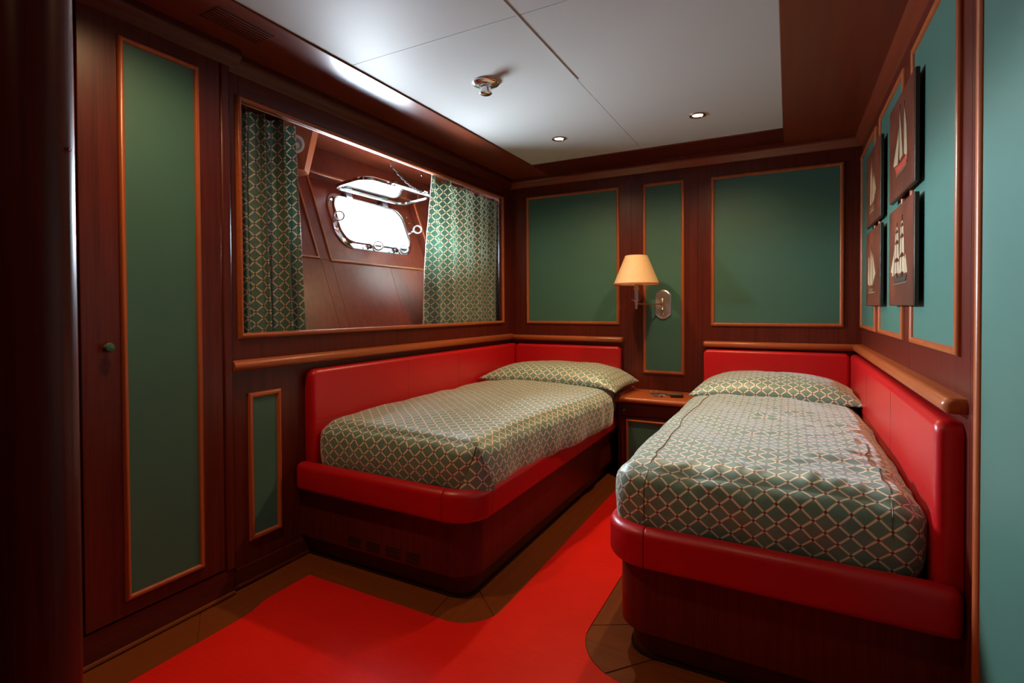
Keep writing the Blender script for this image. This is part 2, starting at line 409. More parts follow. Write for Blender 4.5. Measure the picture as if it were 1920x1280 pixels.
# --- entry partition with rounded end (near left edge)
ep = empty('wall_partition', (-1.3, 0.40, 0), 'dark mahogany partition with a rounded end post beside the wardrobe', None, kind='structure')
pp = [(-2.06, 0.33), (-1.040, 0.33)] + arc(-1.040, 0.375, 0.045, 270, 450, 14) + [(-1.040, 0.42), (-2.06, 0.42)]
mk('board', B().prism(pp, 0.0, 2.40), 'mahZ', ep)
mk('stud', B().lathe((-1.001, 0.398, 1.452), (0.86, 0.5, 0), [(0, 0.006), (0.003, 0.005), (0.004, 0.002), (0.004, -0.004)], 10), 'chrome', ep, label='tiny steel stud')

# --- ceiling
CX0, CX1, CY0, CY1 = -1.729, -0.033, -0.9, 3.586
cl = mk('ceiling', B().box(-3.05, 0.55, YF - 0.1, 4.05, 2.302, 2.42), 'dark', smooth=False, kind='structure', label='white lacquer panel ceiling inside a wide mahogany border')
SX, SY = -0.893, 1.735
for x0, x1 in ((CX0 + .003, SX - .0012), (SX + .0012, CX1 - .001)):
    for y0, y1 in ((CY0, SY - .0012), (SY + .0012, CY1 - .001)):
        mk('panel', B().box(x0, x1, y0, y1, 2.287, 2.301), 'white', cl, smooth=False)
mk('seam_strip', B().box(SX - .003, SX + .003, CY0, 2.35, 2.284, 2.2875), 'white', cl, smooth=False)
mk('soffit', B().box(-2.75, CX0, YF, 3.98, ZC, 2.3015), 'soffit', cl, bevel=0.003)
mk('soffit', B().box(CX1, 0.45, YF, 3.98, ZC, 2.3015), 'soffit', cl, bevel=0.003)
mk('soffit', B().box(CX0 + .001, CX1 - .001, CY1, 3.98, ZC, 2.3013), 'mahX', cl, bevel=0.003)
mk('soffit', B().box(CX0 + .001, CX1 - .001, YF, CY0, ZC, 2.3013), 'mahX', cl, bevel=0.003)
# cornices: cove profile (out, z)
def cornice(name, path, label, mat):
    prof = [(0.0, 2.205), (0.008, 2.212), (0.014, 2.222), (0.024, 2.232), (0.036, 2.240), (0.040, 2.250), (0.040, 2.262), (0.034, 2.270), (0.034, ZC), (0.0, ZC)]
    b = B(); R = []
    for (p, d) in path:      # p point on wall, d outward direction (mitred)
        R.append([(p[0] + d[0] * o, p[1] + d[1] * o, z) for o, z in prof])
    b.rings(R, close=True, caps=True)
    return mk(name, b, mat, kind='structure', label=label)
cornice('trim_1', [((XL, 1.376), (1, 0)), ((XL, YB), (1, -1))], 'dark cornice moulding above the curtained window', 'mahY')
cornice('trim_2', [((XL, YB), (1, -1)), ((XR, YB), (-1, -1))], 'mahogany cornice along the top of the back wall', 'soffit')
cornice('trim_3', [((XR, YB), (-1, -1)), ((XR, YF), (-1, 0))], 'mahogany cornice along the top of the right wall', 'soffit')
cornice('trim_4', [((XW, YF), (1, 0)), ((XW, 1.40), (1, 0))], 'dark cornice moulding above the wardrobe', 'mahY')
# rounded wooden rails above the cushions
def rail(name, path, z0, z1, out, label, mat):
    n = 12; zc, hz = (z0 + z1) / 2, (z1 - z0) / 2
    prof = [(0.0, z1)] + [(out - hz + hz * math.sin(math.pi * k / n) if True else 0, zc + hz * math.cos(math.pi * k / n)) for k in range(n + 1)] + [(0.0, z0)]
    b = B(); R = []
    m = len(path)
    for i, (p, d, e) in enumerate(path):
        if e:   # rounded free end: shrink sections toward the end along direction e
            secs = [(0.000, 1.0), (0.55, 0.86), (0.85, 0.55), (1.0, 0.2)]
            if i == 0: secs = secs[::-1]
            for tt, ss in secs:
                R.append([(p[0] + d[0] * o * (0.35 + 0.65 * ss) + e[0] * 0.018 * tt, p[1] + d[1] * o * (0.35 + 0.65 * ss) + e[1] * 0.018 * tt, zc + (z - zc) * (0.45 + 0.55 * ss)) for o, z in prof])
        else:
            R.append([(p[0] + d[0] * o, p[1] + d[1] * o, z) for o, z in prof])
    b.rings(R, caps=True)
    return mk(name, b, mat, kind='structure', label=label, ang=60)
rail('trim_5', [((XL, 1.376), (1, 0), None), ((XL, YB), (1, -1), None)], 0.938, 0.982, 0.050, 'rounded cherry rail below the window opening', 'cherryY')
rail('trim_6', [((XL, YB), (1, -1), None), ((-1.130, YB), (0, -1), (1, 0))], 0.934, 0.975, 0.045, 'rounded cherry rail over the left bed head cushion', 'cherryX')
rail('trim_7', [((-0.518, YB), (0, -1), (-1, 0)), ((XR, YB), (-1, -1), None)], 0.918, 0.960, 0.045, 'rounded cherry rail over the right bed head cushion', 'cherryX')
rail('trim_8', [((XR, YB), (-1, -1), None), ((XR, 1.735), (-1, 0), (0, -1))], 0.918, 0.962, 0.052, 'rounded cherry rail on the right wall ending in a knob', 'cherryY')

# --- hull lining behind the window opening
def hbox(b, y0, y1, t0, t1, n0, n1):
    return b.corners([hp(y, t, n) for n in (n0, n1) for (y, t) in ((y0, t0), (y1, t0), (y1, t1), (y0, t1))])
BY0, BY1, BT0, BT1 = 2.278, 3.325, 1.495, 2.066
wh = mk('wall_hull', hbox(B(), 1.20, 4.03, 0.80, BT0, -0.06, -0.010), 'hull', smooth=False, kind='structure', label='sloping hull lining of mahogany boards seen through the window opening')
for a in ((1.20, 4.03, BT1, 2.50), (1.20, BY0, BT0, BT1), (BY1, 4.03, BT0, BT1)):
    mk('backing', hbox(B(), a[0], a[1], a[2], a[3], -0.06, -0.010), 'hull', wh, smooth=False)
for y0, y1 in ((1.30, 1.74), (1.742, 2.198), (2.20, 2.276), (2.278, 2.80), (2.802, 3.32), (3.322, 3.95)):
    mk('board', hbox(B(), y0, y1, 0.85, BT0 - 0.001, -0.012, 0.0), 'hull', wh, smooth=False)
for y0, y1, t0, t1 in ((1.30, BY0, BT0, 2.48), (BY1, 3.95, BT0, 2.48), (BY0 + .001, BY1 - .001, BT1, 2.48)):
    mk('board', hbox(B(), y0, y1, t0, t1, -0.012, 0.0), 'hull', wh, smooth=False)
Phull = lambda u, v, h: hp(u, v, h)
mk('moulding', moulding(Phull, BY0 - 0.012, BY1 + 0.012, BT0 - 0.012, BT1 + 0.012, 0.018, 0.010), 'cherryZ', wh)
mk('moulding', moulding(Phull, 1.45, 2.19, BT0, BT1, 0.018, 0.010), 'cherryZ', wh)
mk('end_board', B().box(-2.98, XL - 0.031, 3.86, 3.95, 0.85, 2.31), 'mahZ', wh, smooth=False)
mk('end_board', B().box(-2.98, XL - 0.031, 1.30, 1.372, 0.85, 2.31), 'mahZ', wh, smooth=False)
mk('top_board', B().box(-3.05, XL - 0.031, 1.30, 3.95, ZC - 0.02, 2.31), 'soffit', wh, smooth=False)
mk('sill_board', B().box(-2.45, XL - 0.031, 1.30, 3.95, 0.98, 1.02), 'mahY', wh, smooth=False)

# porthole: plate with rounded hole
def rrect(y0, y1, t0, t1, r, n=8):
    pts = []
    for cx, cy, a in ((y1 - r, t1 - r, 0), (y0 + r, t1 - r, 90), (y0 + r, t0 + r, 180), (y1 - r, t0 + r, 270)):
        pts += arc(cx, cy, r, a, a + 90, n)
    return pts
PY0, PY1, PT0, PT1 = 2.475, 3.165, 1.660, 1.960
hole = rrect(PY0, PY1, PT0, PT1, 0.085)
outer = []
for y, t in hole:
    cy, ct = (PY0 + PY1) / 2, (PT0 + PT1) / 2
    dy, dt = y - cy, t - ct
    k = min(0.62 / abs(dy) if dy else 9, 0.36 / abs(dt) if dt else 9)
    outer.append((cy + dy * k, ct + dt * k))
b = B().rings([[hp(y, t, -0.060) for y, t in hole], [hp(y, t, -0.060) for y, t in outer], [hp(y, t, -0.085) for y, t in outer], [hp(y, t, -0.085) for y, t in hole]], loop=True)
mk('porthole_board', b, 'hull', wh, smooth=False)

ph = empty('porthole', hp(2.82, PT0 - 0.05, -0.06), 'polished steel porthole with its glass lid swung open above a bright opening', 'porthole')
# cylinder liner through the hull
def offs(d): return rrect(PY0 - d, PY1 + d, PT0 - d, PT1 + d, 0.085 + d)
mk('liner', B().rings([[hp(y, t, n) for y, t in offs(-0.001)] for n in (-0.05, -0.205)] + [[hp(y, t, n) for y, t in offs(0.012)] for n in (-0.205, -0.086)]), 'liner', ph)
prof = [(-0.004, -0.070), (-0.004, -0.030), (0.000, -0.026), (0.006, -0.026), (0.010, -0.030), (0.011, -0.042), (0.020, -0.046), (0.036, -0.047), (0.041, -0.051), (0.041, -0.060)]
mk('flange', B().rings([[hp(y, t, n) for y, t in offs(d)] for d, n in prof]), 'chrome', ph, ang=50)
# lid: swung up, almost level
HZ = hp(0, PT1 + 0.050, -0.035)
LA = Vector((0.985, -0.10, 0.06)).normalized()         # direction hinge -> free edge
LY = Vector((0, 1, 0.0))
LNn = LA.cross(LY).normalized()                         # points up or down
if LNn.z < 0: LNn = -LNn
def lp(y, s_, h): return Vector((HZ.x, y, HZ.z)) + LA * s_ + LNn * h
def lrect(d): return rrect(PY0 - 0.012 - d, PY1 + 0.012 + d, 0.028 - d, 0.378 + d, 0.092 + d)
lid = mk('lid', B().rings([[lp(y, s_, h) for y, s_ in lrect(d)] for d, h in ((-0.030, -0.004), (-0.030, -0.010), (-0.022, -0.014), (-0.004, -0.014), (0.0, -0.010), (0.0, 0.008), (-0.006, 0.012), (-0.026, 0.010), (-0.030, 0.004))], loop=True), 'chrome', ph, ang=50)
gl = [lp(y, s_, -0.004) for y, s_ in lrect(-0.029)]; gu = [lp(y, s_, 0.004) for y, s_ in lrect(-0.029)]
mk('glass', B().rings([gl, gu], caps=True), 'glass', lid, smooth=False, label='clear glass pane')
for y in (2.70, 3.02):
    mk('lug', B().tube([lp(y, 0.372, 0), lp(y, 0.400, 0.002)], 0.011, 10).tube([lp(y - 0.022, 0.405, 0.004), lp(y + 0.022, 0.405, 0.004)], 0.008, 8), 'chrome', lid)
for y in (2.64, 3.00):
    h = B()
    h.tube([(HZ.x, y - 0.035, HZ.z), (HZ.x, y + 0.035, HZ.z)], 0.010, 10)
    h.corners([hp(yy, t, n) for n in (-0.050, -0.028) for (yy, t) in ((y - 0.028, PT1 + 0.008), (y + 0.028, PT1 + 0.008), (y + 0.028, PT1 + 0.05), (y - 0.028, PT1 + 0.05))])
    mk('hinge', h, 'steel', ph)
def clamp(y, t, oy, ot):
    c = hp(y, t, -0.035); out = (HU.normalized() * ot + Vector((0, 1, 0)) * oy)
    b = B().lathe(c, HN, [(0, 0.03), (0.010, 0.03), (0.012, 0.02), (0.012, -0.02)], 12)
    b.tube([c + HN * 0.012, c + HN * 0.014 + out * 0.028, c + HN * 0.03 + out * 0.04], [0.009, 0.008, 0.007], 8)
    cl_ = mk('clamp', b, 'chrome', ph)
    mk('ring_handle', B().torus(c + HN * 0.060 + out * 0.018, Vector((0.62, -0.72, 0.2)), 0.030, 0.0065, 20, 6), 'steel', cl_)
clamp(2.715, PT0 - 0.022, 0, -1); clamp(2.985, PT0 - 0.022, 0, -1); clamp(PY0 - 0.030, 1.785, -1, 0); clamp(PY1 + 0.050, 1.80, 1, 0.2)
# chain holding the lid
c0 = Vector((-2.42, 2.79, 2.20)); c1 = lp(3.02, 0.385, 0.016)
hook = B().tube([(c0.x, c0.y, ZC - 0.02), tuple(c0)], 0.004, 6); hook.torus(c0 - Vector((0, 0, 0.012)), (1, 0.4, 0), 0.011, 0.003, 12, 5)
mk('hook', hook, 'chrome', ph)
hook = B().tube([(-2.42, 3.13, ZC - 0.02), (-2.42, 3.13, 2.215)], 0.004, 6); hook.lathe((-2.42, 3.13, 2.20), (0, 0, 1), [(0, -0.016), (0.008, -0.010), (0.010, 0), (0.006, 0.012), (0, 0.014)], 10)
mk('hook', hook, 'chrome', ph)
ch = B(); NL = 16
for i in range(NL):
    f = (i + 0.5) / NL
    p = c0.lerp(c1, f) + Vector((0, 0, -0.012 - 0.03 * math.sin(math.pi * f)))
    d = (c1 - c0).normalized(); s1 = d.cross(Vector((0, 0, 1))).normalized()
    if i % 2: s1 = d.cross(s1).normalized()
    ch.tube([p + d * (math.cos(a) * 0.012) + s1 * (math.sin(a) * 0.006) for a in [2 * math.pi * k / 10 for k in range(10)]], 0.0018, 5, loop=True)
mk('chain', ch, 'darksteel', ph)
for k in range(3):
    mk('stud', B().lathe(hp(3.235 + 0.012 * k, 1.93 - 0.045 * k, -0.055), HN, [(0, 0.02), (0.007, 0.018), (0.009, 0.008), (0.006, 0), (0.006, -0.006)], 10), 'chrome', ph)

# small swivelling spotlight on a wooden wedge in the recess
sp = empty('reading_spotlight', (-2.46, 2.06, 2.0), 'small chrome spotlight on a wooden wedge beside the left curtain', 'spotlight')
wdg = [(-2.62, 2.02), (-2.44, 1.93), (-2.36, 2.10), (-2.46, 2.19), (-2.60, 2.20)]
b = B().rings([[(-2.63, 1.95, 2.259), (-2.40, 1.90, 2.259), (-2.34, 2.07, 2.259), (-2.44, 2.19, 2.259), (-2.63, 2.19, 2.259)],
               [(-2.63, 1.98, 1.99), (-2.50, 1.94, 1.99), (-2.43, 2.07, 1.99), (-2.50, 2.16, 1.99), (-2.63, 2.16, 1.99)]], caps=True)
mk('wedge', b, 'cherryZ', sp, smooth=False)
fc = Vector((-2.418, 1.995, 2.115)); fn = Vector((0.80, -0.40, -0.28)).normalized()
mk('bezel', B().lathe(fc, fn, [(0.050, -0.03), (0.052, 0.006), (0.048, 0.014), (0.038, 0.014), (0.034, 0.004), (0.020, -0.006), (0, -0.008)], 24), 'alu', sp)
mk('lens', B().lathe(fc + fn * 0.002, fn, [(0.033, 0), (0.024, 0.010), (0, 0.014)], 20), 'steel', sp)

# curtain track
mk('curtain_track', B().box(XL - 0.046, XL - 0.034, OY0 + 0.002, OY1 + 0.08, OZ1 + 0.001, OZ1 + 0.012), 'alu', bevel=0.002, label='pale metal curtain track along the top of the window opening', cat='curtain track')

# curtains
def curtain(label, ya, yb, fold, hem, seed, ytop_b=None):
    root = empty('curtain', (XL - 0.08, (ya + yb) / 2, 1.03), label, 'curtain', 'lattice curtains of the window opening')
    b = B(); nu, nv = 150, 40; b.uv = []
    z0, z1 = 1.026, 2.1035
    R = []
    for j in range(nv + 1):
        v = j / nv; z = z0 + (z1 - z0) * v
        row = []; s_ = 0; prev = None
        for i in range(nu + 1):
            u = i / nu
            y, dx = fold(u, v)
            p = Vector((XL - 0.085 + dx, y, z))
            if prev is not None: s_ += (p - prev).length
            prev = p
            row.append(tuple(p)); b.uv.append((s_ + seed, z))
        R.append(row)
    b.rings(R, close=False)
    o = mk('cloth', b, 'curtain', root, ang=180)
    md = o.modifiers.new('thick', 'SOLIDIFY'); md.thickness = 0.0025
    hy = 1.0 if hem else 0.0
    edge = [Vector(R[j][-1 if hem else 0]) + Vector((0.001, 0, 0)) for j in range(nv + 1)]
    mk('hem', B().tube([p + Vector((0.0012 * math.sin(j * 1.9), 0.0012 * math.cos(j * 1.3), 0)) for j, p in enumerate(edge)], 0.003, 6), 'lipwhite', root)
    return root
def foldL(u, v):
    yb_ = 1.842 - 0.050 * v
    ph_ = u * 2 * math.pi * 4.2 + 0.7 * math.sin(2.6 * v) * (1 - u) + 0.8
    y = 1.410 + (yb_ - 1.410) * u + 0.013 * math.sin(ph_ * 1.0 + 1.2)
    amp = 0.040 * (0.7 + 0.3 * math.sin(u * 9 + 1)) * (1 - 0.10 * v)
    dx = amp * math.sin(ph_) + 0.010 * math.sin(u * 2 * math.pi * 9.3 + 1.7 + 2 * v)
    return y, dx * (0.55 if u > 0.93 else 1.0)
def foldR(u, v):
    y = 2.868 + (3.845 - 2.868) * u
    a = max(0.0, 1 - u / 0.55)
    c = u - 0.10 * (1 - v) * (1 - u)
    dx = (0.008 + 0.038 * a) * math.sin(c * 2 * math.pi * 4.4 + 1.1) + 0.006 * math.sin(c * 2 * math.pi * 9 + 1) + 0.004 * math.sin(v * 5 + u * 4)
    y += 0.006 * a * math.sin(u * 40)
    return y, dx
curtain('green lattice curtain gathered in folds at the end nearest the wardrobe', 1.41, 1.84, foldL, True, 0.0)
curtain('green lattice curtain hanging nearly flat at the end nearest the back wall', 2.87, 3.8, foldR, False, 0.013)

# ================================================================== BEDS
def rr_path(x_wall, x_side, y_foot, y_head, r, sgn):
    """outline from wall along the foot, round the corner, up the side; sgn=+1 left bed (side faces +X)."""
    cx = x_side - sgn * r; cy = y_foot + r
    a = arc(cx, cy, r, 270, 360, 12) if sgn > 0 else arc(cx, cy, r, 270, 180, 12)
    return [(x_wall, y_foot)], a, [(x_side, y_head)]
def rim_piece(parent, pts, normals, z0, z1, th, name, endcap):
    prof = []
    r = 0.030
    zs = [(th, z1 - r)] + [(th - r + r * math.cos(math.radians(a)) , z1 - r + r * math.sin(math.radians(a))) for a in (0, 22, 45, 67, 90)][1:]
    # cross-section: o=0 outer face ... th inner face
    sec = []
    for a in range(0, 91, 15): sec.append((r - r * math.cos(math.radians(a)), z1 - r + r * math.sin(math.radians(a))))
    for a in range(90, -1, -15): sec.append((th - 0.02 + 0.02 * math.cos(math.radians(a)), z1 - 0.02 + 0.02 * math.sin(math.radians(a))))
    sec += [(th, z0), ]
    for a in range(90, -1, -15): sec.append((0.022 - 0.022 * math.cos(math.radians(a)), z0 + 0.022 - 0.022 * math.sin(math.radians(a))))
    R = []
    def ring(p, n, k, sh):
        zc = (z0 + z1) / 2
        return [(p[0] - n[0] * (th / 2 + (o - th / 2) * k) + sh[0], p[1] - n[1] * (th / 2 + (o - th / 2) * k) + sh[1], zc + (z - zc) * (0.5 + 0.5 * k)) for o, z in sec]
    m = len(pts)
    for i in range(m):
        p, n = pts[i], normals[i]
        d = Vector((pts[min(i + 1, m - 1)][0] - pts[max(i - 1, 0)][0], pts[min(i + 1, m - 1)][1] - pts[max(i - 1, 0)][1])).normalized()
        e0, e1 = endcap
        if i == 0:
            for kk, q in ((0.93, 0.0), (0.985, 0.0015), (1.0, 0.005)) if not e0 else ((0.5, 0.0), (0.8, 0.006), (0.95, 0.016), (1.0, 0.03)):
                R.append(ring(p, n, kk, d * q))
        elif i == m - 1:
            for kk, q in ((1.0, 0.005), (0.985, 0.0015), (0.93, 0.0)) if not e1 else ((1.0, 0.03), (0.95, 0.016), (0.8, 0.006), (0.5, 0.0)):
                R.append(ring(p, n, kk, -d * q))
        else: R.append(ring(p, n, 1.0, (0, 0)))
    b = B().rings(R, caps=True)
    return mk(name, b, 'red', parent, ang=60)
def bed(name, label, sgn, x_wall, x_side, y_foot, y_head, with_vents):
    root = empty(name, ((x_wall + x_side) / 2, 2.8, 0), label, 'bed', 'built-in single berths')
    z0, z1, th, r = 0.335, 0.467, 0.060, 0.150
    _, a, _ = rr_path(x_wall, x_side, y_foot, y_head, r, sgn)
    cx, cy = x_side - sgn * r, y_foot + r
    fx = x_wall + sgn * 0.006
    rim_piece(root, [(fx, y_foot), ((fx + a[0][0]) / 2, y_foot), (a[0][0] - sgn * 0.001, y_foot)], [(0, -1)] * 3, z0, z1, th, 'rim_cushion', (True, False))
    rim_piece(root, [(a[0][0] + sgn * 0.001, y_foot)] + a[1:-1] + [(x_side, a[-1][1] - 0.001)], [(0, -1)] + [((p[0] - cx) / r, (p[1] - cy) / r) for p in a[1:-1]] + [(sgn, 0)], z0, z1, th, 'rim_cushion', (False, False))
    rim_piece(root, [(x_side, a[-1][1] + 0.001), (x_side, (a[-1][1] + y_head) / 2), (x_side, y_head)], [(sgn, 0)] * 3, z0, z1, th, 'rim_cushion', (False, True))
    def outline(off, rr):
        c2 = (x_side - sgn * off - sgn * rr, y_foot + off + rr)
        q = arc(c2[0], c2[1], rr, 270, 360, 10) if sgn > 0 else arc(c2[0], c2[1], rr, 270, 180, 10)
        xw = x_wall
        return [(xw, y_foot + off)] + q + [(x_side - sgn * off, y_head), (xw, y_head)]
    mk('base', B().prism(outline(0.040, 0.115), 0.105, 0.336), 'mahZ', root)
    mk('toe_kick', B().prism(outline(0.078, 0.085), 0.0035, 0.105), 'mahX', root)
    mk('toe_bead', B().prism(outline(0.070, 0.092), 0.0036, 0.016), 'edging', root)
    mk('deck', B().prism(outline(0.062, 0.09), 0.337, 0.42), 'dark', root, smooth=False)
    if with_vents:
        for k in range(4):
            xv = -1.785 + k * 0.112
            gvent = mk('vent_grille', B().box(xv, xv + 0.085, y_foot + 0.0385, y_foot + 0.0400, 0.118, 0.168), 'mahX', root, smooth=False)
            for j in range(4):
                mk('slot', B().box(xv + 0.005, xv + 0.080, y_foot + 0.0375, y_foot + 0.0386, 0.122 + j * 0.0115, 0.1275 + j * 0.0115), 'dark', gvent, smooth=False)
    return root
bed('berth', 'built-in single bed with red leather rim on the left under the window', 1, XL, -1.080, 1.700, 3.90, True)
bed('berth', 'built-in single bed with red leather rim on the right below the ship pictures', -1, XR, -0.570, 1.700, 3.90, False)

# wall cushions in red leather
def cushion(parent, P, u0, u1, v0, v1, th, name='pad', r=0.022):
    b = B(); n = 6
    # rounded slab: outline rings at increasing height
    R = []
    rr = 0.035
    def out(d): return rrect(u0 + d, u1 - d, v0 + d, v1 - d, max(rr - d, 0.004), 5)
    R.append([P(u, v, 0.001) for u, v in out(0.004)])
    R.append([P(u, v, th * 0.35) for u, v in out(0.0)])
    for k in range(n + 1):
        a = math.pi / 2 * k / n
        R.append([P(u, v, th - r + r * math.sin(a)) for u, v in out(r * (1 - math.cos(a)))])
    b.rings(R, caps=True)
    return mk(name, b, 'red', parent, ang=60)
def wall_cushion(label, x, Pside, us, uends, back0, back1, zt):
    hc = empty('backrest_cushion', (x, 2.8, 0.6), label, 'cushion', 'red leather wall cushions')
    cushion(hc, Pside, us, YB - 0.001, 0.425, zt, 0.062)
    cushion(hc, Pback, back0, back1, 0.425, 0.903, 0.060)
    mk('seam', B().tube([Pside(us + 0.001, 0.645, 0.020), Pside(us + 0.002, 0.645, 0.040), Pside(us + 0.009, 0.645, 0.056), Pside(us + 0.024, 0.645, 0.0617), Pside(YB - 0.10, 0.645, 0.0617)], 0.0013, 6), 'redseam', hc)
    for u in uends:
        mk('seam', B().tube([Pside(u, 0.645, 0.0615), Pside(u, zt - 0.022, 0.0618), Pside(u, zt - 0.008, 0.056), Pside(u, zt - 0.002, 0.045)], 0.0011, 6), 'redseam', hc)
wall_cushion('red leather wall cushion behind the left bed, wrapping its corner', XL, Pleft, 1.765, (2.48, 3.02), XL + 0.063, -1.122, 0.905)
wall_cushion('red leather wall cushion behind the right bed, wrapping its corner', XR, Pright, 1.735, (2.42, 3.10), -0.530, XR - 0.063, 0.897)

# mattresses in lattice bedspreads
def mattress(label, x0, x1, y0, y1, z0, z1, r, seed, wr_amp, wr_fn=None, seams=(), flare=0.0):
    b = B(); b.uv = []
    lo = Vector((x0, y0, z0)); hi = Vector((x1, y1, z1))
    st = 0.011
    def emit(pf, uvf, na, nb):
        o = len(b.v)
        for j in range(nb + 1):
            for i in range(na + 1):
                p = Vector(pf(i / na, j / nb)); uvc = uvf(p)
                q = Vector((min(max(p.x, lo.x + r), hi.x - r), min(max(p.y, lo.y + r), hi.y - r), min(max(p.z, lo.z + 0.02), hi.z - r)))
                d = p - q
                rr = r
                if d.length > 1e-6:
                    nrm = d.normalized(); p2 = q + nrm * min(d.length, rr)
                else: nrm = Vector((0, 0, 1)); p2 = p
                cu = (p.x - x0) / (x1 - x0); cv = (p.y - y0) / (y1 - y0)
                top = max(0.0, nrm.z) if p.z > z1 - 0.5 * r else 0.0
                crown = 0.028 * max(0, 1 - (2 * cu - 1) ** 2) ** 0.7 * min(1, max(0, cv * 6)) ** 0.7
                p2.z += crown * (1 if p.z >= z1 - 1e-4 else max(0, (p.z - z0) / (z1 - z0) - .4))
                w0 = noise.noise(Vector((p.x * 4 + seed, p.y * 4, p.z * 4))) * 0.010 + noise.noise(Vector((p.x * 11 + seed, p.y * 11, p.z * 9))) * 0.004
                bul = 0.0
                if p.z < z1 - 1e-4: bul = 0.014 * math.sin(math.pi * min(1, max(0, (z1 - p.z) / (z1 - z0))))
                p2 += nrm * (w0 * wr_amp + bul)
                if wr_fn: p2 += nrm * wr_fn(p.x, p.y, p.z, nrm)
                if flare:
                    fy = min(1, max(0, (p.y - 2.1) / 1.1)); fy = fy * fy * (3 - 2 * fy) * (1 - min(1, max(0, (p.y - 3.28) / 0.20)))
                    p2.x += flare * fy * max(0, (cu - 0.5) * 2) ** 2
                b.v.append(tuple(p2)); b.uv.append(uvc)
        for j in range(nb):
            for i in range(na):
                k = o + j * (na + 1) + i
                b.f.append((k, k + 1, k + na + 2, k + na + 1))
    nx, ny, nz = int((x1 - x0) / st), int((y1 - y0) / st), int((z1 - z0) / st)
    arcx = r * (2 - math.pi / 2)     # length lost in rounding
    emit(lambda a, c: (x0 + (x1 - x0) * a, y0 + (y1 - y0) * c, z1), lambda p: (p.x, p.y), nx, ny)
    emit(lambda a, c: (x0 + (x1 - x0) * a, y0, z0 + (z1 - z0) * c), lambda p: (p.x, y0 - (z1 - p.z)), nx, nz)
    emit(lambda a, c: (x0, y0 + (y1 - y0) * a, z0 + (z1 - z0) * c), lambda p: (x0 - (z1 - p.z), p.y), ny, nz)
    emit(lambda a, c: (x1, y0 + (y1 - y0) * a, z0 + (z1 - z0) * c), lambda p: (x1 + (z1 - p.z), p.y), ny, nz)
    emit(lambda a, c: (x0 + (x1 - x0) * a, y1, z0 + (z1 - z0) * c), lambda p: (p.x, y1 + (z1 - p.z)), nx, nz)
    root = empty('mattress', ((x0 + x1) / 2, (y0 + y1) / 2, z0), label, 'mattress', 'mattresses in lattice bedspreads')
    # smooth normals across UV patches: merge by distance while keeping per-loop uv
    me_b = b
    me = bpy.data.meshes.new('bedspread'); me.from_pydata(me_b.v, [], me_b.f)
    ul = me.uv_layers.new(name='UVMap')
    for p in me.polygons:
        for li in p.loop_indices: ul.data[li].uv = me_b.uv[me.loops[li].vertex_index]
    bm = bmesh.new(); bm.from_mesh(me); bmesh.ops.remove_doubles(bm, verts=bm.verts, dist=0.0015); bmesh.ops.recalc_face_normals(bm, faces=bm.faces); bm.to_mesh(me); bm.free()
    me.materials.append(M['fabric']); me.shade_smooth()
    o = bpy.data.objects.new('bedspread', me); COL.objects.link(o); o.parent = root; o.matrix_parent_inverse = Matrix.Translation(-root.location)
    if seams:
        from mathutils.bvhtree import BVHTree
        tree = BVHTree.FromPolygons([v.co[:] for v in me.vertices], [tuple(p.vertices) for p in me.polygons])
        for pts in seams:
            path = []
            for p in pts:
                c, nn_, i, d_ = tree.find_nearest(Vector(p)); path.append(c + nn_ * 0.0006)
            mk('seam', B().tube(path, 0.0017, 6), 'sailsh', root)
    return root
def wrR(x, y, z, n):
    # pull wrinkles running across the right bed
    if n.z > 0.3:
        w = 0.0
        for (cx, cy, ax, ay, ln, am, ph_) in WRK:
            dx, dy = x - cx, y - cy
            al = dx * ax + dy * ay; ac = -dx * ay + dy * ax + 0.02 * math.sin(al * 14 + ph_)
            if abs(al) < ln and abs(ac) < 0.05:
                w += am * math.exp(-(ac / 0.018) ** 2) * math.cos(al / ln * math.pi / 2) ** 2
        return w + 0.003 * math.sin((x * 0.9 + y * 0.35) * 30 + 2.2 * noise.noise(Vector((x * 3, y * 3, 1))))
    w1 = math.sin(x * 26 + z * 8 + 2 * noise.noise(Vector((x * 5, z * 5, 2)))) * 0.005
    return w1 if n.y < -0.3 else 0
rw = random.Random(11); WRK = []
for k in range(34):
    a_ = math.radians(rw.uniform(35, 80) if k % 3 else rw.uniform(-10, 25))
    WRK.append((rw.uniform(-0.18, 0.28), rw.uniform(1.92, 2.95), math.cos(a_), math.sin(a_), rw.uniform(0.09, 0.22), rw.uniform(0.004, 0.0085) * (1 if k % 4 else -0.6), rw.uniform(0, 6)))
for k in range(8):
    WRK.append((-0.42 + 0.09 * k + rw.uniform(-.02, .02), 1.86, 0.25, 0.97, rw.uniform(0.06, 0.10), 0.008, rw.uniform(0, 6)))
def wrL(x, y, z, n):
    if n.z > 0.3:
        return 0.004 * math.sin((x * 0.4 + y) * 17 + 2 * noise.noise(Vector((x * 3, y * 3, 5)))) * max(0, noise.noise(Vector((x * 2, y * 2, 9))) + 0.2)
    return 0.004 * math.sin((x + y) * 24 + 2 * noise.noise(Vector((x * 5, y * 5, z * 3))))
mattress('mattress in green lattice bedspread on the left bed', -2.020, -1.095, 1.775, 3.845, 0.440, 0.662, 0.075, 3.1, 0.8, wrL, flare=0.085)
ml = [o for o in bpy.data.objects if o.name == 'mattress'][0]
pb = B(); pb.uv = []; A_, B_, C_ = Vector((-1.108, 1.786, 0.640)), Vector((-1.185, 1.752, 0.452)), Vector((-1.062, 1.850, 0.452))
PN = Vector((0.75, -0.66, 0.0)); rows = []
